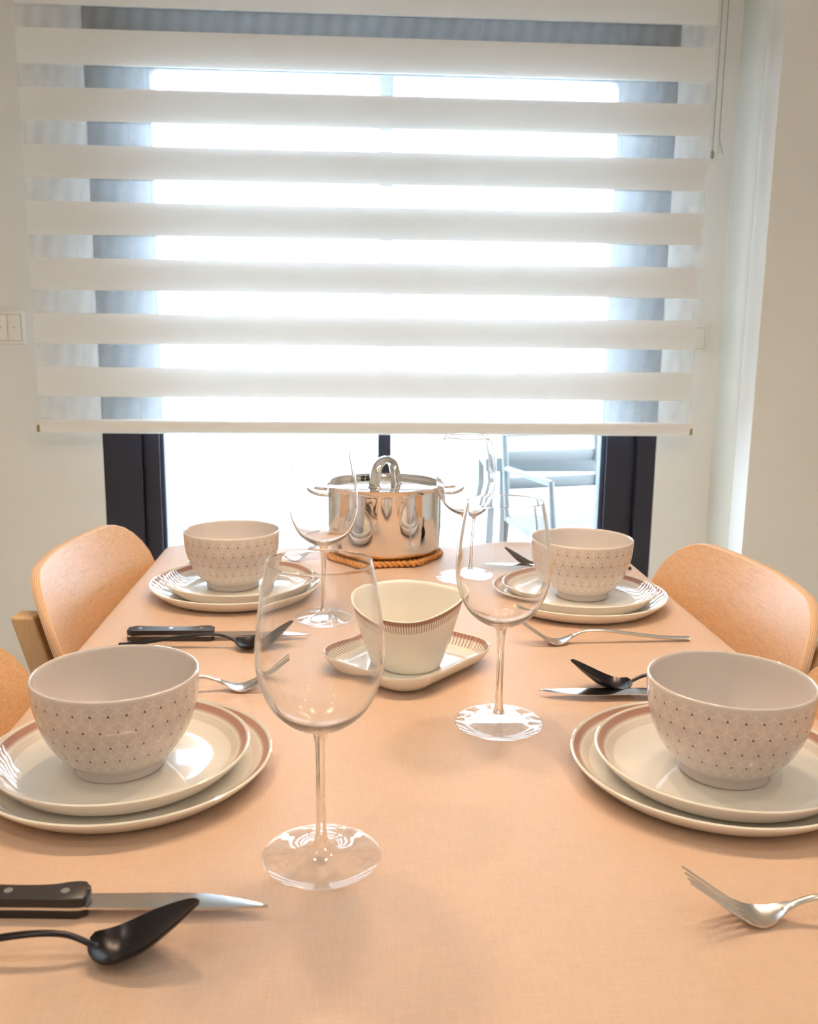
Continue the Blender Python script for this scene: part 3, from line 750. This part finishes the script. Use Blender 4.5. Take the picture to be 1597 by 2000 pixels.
def knife(label, loc, rz, group):
    """origin where blade meets handle; lies flat, cutting edge towards local +y"""
    r = thing('steak_knife', label, 'knife', loc, rz, group)
    n = 60; L = .122; V, Fc = [], []
    zc = .0072
    top, bot = [], []
    for i in range(n + 1):
        t = i / n; x = L * t
        lo = -.0085 + (.0040 if t > .6 else 0) * ((t - .6) / .4) ** 2 if t > .6 else -.0085
        hi = .0085 + .0010 * sin(pi * t)
        if t > .55: hi = .0085 + .0010 * sin(pi * t) - .0125 * ((t - .55) / .45) ** 1.7
        if t > .30 and t < .97: hi += .0006 * abs(sin(t * 62))
        hi = max(hi, lo + .0004)
        top.append((x, hi)); bot.append((x, lo))
    for z, k in ((zc - .0008, 0), (zc + .0008, 1)):
        for (x, h), (_, l) in zip(top, bot):
            V.append((x, l, z)); V.append((x, l + (h - l) * .45, z)); V.append((x, h, zc + (.0002 if k else -.0002)))
    m1 = 3 * (n + 1)
    for i in range(n):
        for j in (0, 1):
            a = 3 * i + j; Fc += [(a, a + 3, a + 4, a + 1), (m1 + a, m1 + a + 1, m1 + a + 4, m1 + a + 3)]
        a = 3 * i; Fc += [(a, m1 + a, m1 + a + 3, a + 3), (a + 2, a + 5, m1 + a + 5, m1 + a + 2)]
    Fc += [(0, 1, m1 + 1, m1), (1, 2, m1 + 2, m1 + 1)]; e = 3 * n
    Fc += [(e, m1 + e, m1 + e + 1, e + 1), (e + 1, m1 + e + 1, m1 + e + 2, e + 2)]
    add_obj('blade', V, Fc, M['blade'], r, angle=radians(25))
    # handle outline: butt hook, waist, bolster bump
    up = spline([(.002, .0035), (.000, .0095), (-.006, .0120), (-.014, .0112), (-.026, .0080), (-.050, .0072), (-.080, .0088), (-.096, .0108), (-.103, .0090), (-.106, .0030)], 4)
    dn = spline([(-.106, -.0050), (-.102, -.0095), (-.090, -.0100), (-.060, -.0092), (-.030, -.0092), (-.006, -.0095), (.001, -.0080), (.002, -.0030)], 4)
    ol = up + dn
    def slab(z0, z1, shrink, bev):
        bm = bmesh.new(); c = (-.052, 0)
        a = [bm.verts.new((x * 1, y * (1 - shrink), z0)) for x, y in ol]; b = [bm.verts.new((x, y * (1 - shrink), z1)) for x, y in ol]; k = len(ol)
        bm.faces.new(a[::-1]); tf = bm.faces.new(b)
        for i in range(k): bm.faces.new((a[i], a[(i + 1) % k], b[(i + 1) % k], b[i]))
        if bev:
            ed = [e for e in bm.edges if all(abs(v.co.z - (z1 if bev > 0 else z0)) < 1e-6 for v in e.verts)]
            bmesh.ops.bevel(bm, geom=ed, offset=abs(bev), segments=3, affect='EDGES', profile=.5)
        return bm
    from_bm('handle_scale', slab(.0002, .0062, 0, -.0022), M['bakelite'], r, True)
    from_bm('handle_scale', slab(.0082, .0142, 0, .0022), M['bakelite'], r, True)
    tg = from_bm('tang', slab(.0062, .0082, -.01, 0), M['blade'], r, False); tg['label'] = 'steel tang showing as a bright line along the handle'
    for x in (-.014, -.052, -.090):
        rv = sweep('rivet', [(x, .0005, .0130), (x, .0005, .01455)], .0030, M['brushed'], r, n=16, up=(1, 0, 0)); rv['label'] = 'steel rivet'
    return r
rd = radians
SP = [((-.147, .530), rd(1), 'black spoon in the foreground at left, lying in front of the knife'),
      ((-.128, 1.106), rd(-3), 'black spoon beyond the nearer left bowl, before the left far plates'),
      ((.289, .957), rd(181), 'black spoon left of the nearer right bowl, above a knife'),
      ((.303, 1.492), rd(176), 'black spoon with its tip showing behind the farther right bowl')]
place(spoon, [((x, y, TZ + .0002), a, l) for (x, y), a, l in SP], 'spoon', 'black spoons')
FK = [((.274, .549), rd(178), 'steel fork in the foreground at right, tines pointing left'),
      ((-.124, .970), rd(5), 'steel fork just beyond the nearer left bowl, tines behind a glass'),
      ((.259, 1.113), rd(182), 'steel fork in front of the farther right plates, seen whole'),
      ((-.105, 1.555), rd(6), 'steel fork behind the farther left bowl, seen through glass')]
place(fork, [((x, y, TZ + .0002), a, l) for (x, y), a, l in FK], 'fork', 'steel forks')
KN = [((-.178, .5775), rd(-3), 'black handled steak knife in the foreground at left, behind the spoon'),
      ((-.176, 1.142), rd(-1), 'black handled steak knife in front of the farther left plates'),
      ((.322, .934), rd(179), 'steak knife left of the nearer right bowl, only its blade showing'),
      ((.332, 1.478), rd(178), 'steak knife behind the farther right plates, blade tip showing')]
place(knife, [((x, y, TZ + .0002), a, l) for (x, y), a, l in KN], 'knife', 'steak knives')

# ------------------------------------------------------------------ jug on its dish
def dish():
    r = thing('serving_dish', 'small squarish cream dish with brown rim under the jug', 'dish', (.064, 1.036, TZ + .0002), rd(48))
    a, b, rc = .089, .075, .042; N = 120
    def rr(ins, t):                # rounded rectangle, inset, at parameter t 0..1 by arc
        A, B, C = a - ins, b - ins, max(.004, rc - ins)
        segs = []; per = 2 * (2 * (A - C) + 2 * (B - C)) + 2 * pi * C; d = t * per
        seq = [('l', (A, -(B - C)), (0, 1), 2 * (B - C)), ('c', (A - C, B - C), 0), ('l', (A - C, B), (-1, 0), 2 * (A - C)), ('c', (-(A - C), B - C), pi / 2),
               ('l', (-A, B - C), (0, -1), 2 * (B - C)), ('c', (-(A - C), -(B - C)), pi), ('l', (-(A - C), -B), (1, 0), 2 * (A - C)), ('c', (A - C, -(B - C)), 3 * pi / 2)]
        for s in seq:
            ln = s[3] if s[0] == 'l' else C * pi / 2
            if d <= ln + 1e-9:
                if s[0] == 'l': return (s[1][0] + s[2][0] * d, s[1][1] + s[2][1] * d)
                q = s[2] + d / C; return (s[1][0] + C * cos(q), s[1][1] + C * sin(q))
            d -= ln
        return (A, -(B - C))
    prof = [(.030, .0050, .05), (.022, .0055, .0250), (.015, .0085, .0170), (.009, .0135, .0105), (.005, .0185, .0052), (.0022, .0218, .0018), (.0008, .0226, .0), (0, .0216, -.01), (.0012, .0185, -.02), (.006, .0110, -.03), (.013, .0040, -.04), (.020, .0010, -.05), (.030, .0, -.06)]
    V, uv, Fc = [], [], []
    for ins, z, d in prof:
        for i in range(N): V.append((*rr(ins, i / N), z)); uv.append((i * 110 / N, d))
    for k in range(len(prof) - 1):
        for i in range(N): Fc.append((k * N + i, k * N + (i + 1) % N, (k + 1) * N + (i + 1) % N, (k + 1) * N + i))
    Fc.append(tuple(range(N))); Fc.append(tuple((len(prof) - 1) * N + i for i in range(N))[::-1])
    # per-corner uv so that the wrap keeps its stroke count
    add_obj('dish_body', V, Fc, M['band'], r, uv=uv, angle=rd(60))
dish()
def jug():
    r = thing('cream_jug', 'cream jug with a pointed lip and brown stitched rim, on the dish', 'jug', (.066, 1.028, TZ + .0054), 0)
    N = 144; K = 16
    def rim(t):                    # teardrop: point at angle 0 (spout), local coordinates
        c, s = cos(t), sin(t)
        tip = max(0.0, cos(t / 2)) ** 16 if t <= pi else max(0.0, cos((2 * pi - t) / 2)) ** 16
        x = -.006 + .058 * c + .010 * tip
        y = .051 * s * (1 - .30 * max(0, c) ** 1.6)
        z = .0800 + (.0035 if c > 0 else .0015) * c * c + (.0085 * s if s > 0 else .0125 * s) + .002 * tip
        return Vector((x, y, z))
    def foot(t): return Vector((.034 * cos(t), .033 * sin(t), 0.0))
    V, uv, Fc = [], [], []
    def pt(t, h, ins):
        A, B = foot(t), rim(t); e = h ** .82
        p = Vector((A.x + (B.x - A.x) * e, A.y + (B.y - A.y) * e, A.z + (B.z - A.z) * h))
        if ins:
            d = Vector((p.x, p.y, 0)); L = d.length; p -= d * min(1, ins / max(L, 1e-6))
        return p
    hs = [0, .015, .04] + [.04 + .93 * i / K for i in range(1, K + 1)] + [.985, .995]
    rows = [(pt, h, .0008 if h == 0 else 0, 1) for h in hs] + [(pt, 1.0, .0012, 0), (pt, .995, .0026, 0), (pt, .96, .0034, 0)] + [(pt, .96 - .86 * i / 12, .0036, 0) for i in range(1, 13)]
    for f, h, ins, outside in rows:
        for i in range(N):
            t = 2 * pi * i / N; p = f(t, max(h, .06) if not outside else h, ins); V.append(p)
            uv.append((i * 120 / N, (rim(t) - pt(t, h, 0)).length if outside else -.02))
    R = len(rows)
    for k in range(R - 1):
        for i in range(N): Fc.append((k * N + i, k * N + (i + 1) % N, (k + 1) * N + (i + 1) % N, (k + 1) * N + i))
    Fc.append(tuple(range(N))[::-1]); Fc.append(tuple((R - 1) * N + i for i in range(N)))
    add_obj('jug_body', V, Fc, M['band'], r, uv=uv, angle=rd(60))
jug()

# ------------------------------------------------------------------ trivet and pot
def trivet():
    t = thing('rope_trivet', 'round braided orange rope trivet under the steel pot', 'trivet', (.0555, 1.590, TZ))
    def braid(R, lob, amp, th, n):
        items = []; N = 300
        for s in range(3):
            P = []
            for i in range(N):
                a = 2 * pi * i / N; rr = R + amp * cos(lob * a + .9); q = n * a + s * 2 * pi / 3
                P.append(((rr + th * .85 * sin(q)) * cos(a), (rr + th * .85 * sin(q)) * sin(a), th * 1.05 + th * .42 * sin(2 * q)))
            items.append(sweep_vf(P, th * .62, th * .52, 7, True))
        return join_vf(items)
    V, Fc = braid(.0905, 7, .0040, .0060, 21); add_obj('outer_braid', V, Fc, M['rope'], t)
    V, Fc = braid(.067, 7, .003, .0058, 17); add_obj('middle_braid', V, Fc, M['rope'], t)
    V, Fc = braid(.045, 5, .0, .0056, 11); add_obj('inner_braid', V, Fc, M['rope'], t)
trivet()
def pot():
    p = thing('cooking_pot', 'polished steel cooking pot with lid and loop handles on the trivet', 'pot', (.0555, 1.590, TZ + .0118), rd(0)); m = M['steel']
    out = spline([(.080, .0004), (.0885, .0015), (.0950, .0075), (.0968, .0150), (.0975, .040), (.0980, .080), (.0984, .108)], 5)
    rim = [(.0990, .1120), (.1010, .1155), (.1030, .1172), (.1028, .1178), (.1002, .1166)]
    inn = [(.0978, .1120), (.0968, .1060), (.0960, .0300), (.090, .006), (0, .004)]
    lathe('pot_body', [(0, 0), (.080, .0)] + out + rim + inn, m, p, 128, angle=rd(50))
    ld = lathe('lid', [(0, .1120), (.055, .1118), (.080, .1100), (.090, .1086), (.0945, .1096), (.0965, .1088), (.0962, .1072), (.090, .1070), (.055, .1098), (0, .1100)], m, p, 96); ld['label'] = 'flat steel lid set inside the rim'
    # arched lid handle, front-left to back-right
    dx, dy = cos(rd(52)), sin(rd(52))
    hp = [(-.032, .112), (-.031, .124), (-.026, .143), (-.012, .1555), (.006, .1570), (.020, .1500), (.027, .137), (.029, .123), (.031, .112)]
    pts = spline([(s * dx + .001, s * dy - .004, z) for s, z in hp], 5); k = len(pts)
    wdt = [.0112 - .0015 * sin(pi * i / (k - 1)) for i in range(k)]; wdt[0] = wdt[-1] = .014; wdt[1] = wdt[-2] = .0125
    sweep('lid_handle', pts, wdt, m, p, rb=[.0064] * k, n=14, up=(-dy * 0 + dx, dy, .001))
    for s in (-1, 1):
        hp = [(.0955, -.030, .100), (.112, -.030, .101), (.126, -.023, .104), (.134, 0, .107), (.126, .023, .104), (.112, .030, .101), (.0955, .030, .100)]
        sweep('side_handle', spline([(s * x + 0, y, z) for x, y, z in hp], 6), .0042, m, p, n=12, rb=.0034)
    for a in (112, 106.5, 101):
        q = rd(a); c = Vector((.0966 * cos(q), .0966 * sin(q), .1125)); tx = Vector((-sin(q), cos(q), 0)); rx = Vector((cos(q), sin(q), 0)); up = Vector((0, 0, 1))
        V = [c + tx * (sx * .0032) + up * (sz * .0022) - rx * dpt for dpt in (0, .0014) for sx, sz in ((-1, -1), (1, -1), (1, 1), (-1, 1))]
        add_obj('strainer_hole', V, [(0, 1, 2, 3), (4, 5, 6, 7), (0, 1, 5, 4), (1, 2, 6, 5), (2, 3, 7, 6), (3, 0, 4, 7)], M['seal'], p, smooth=False)
pot()
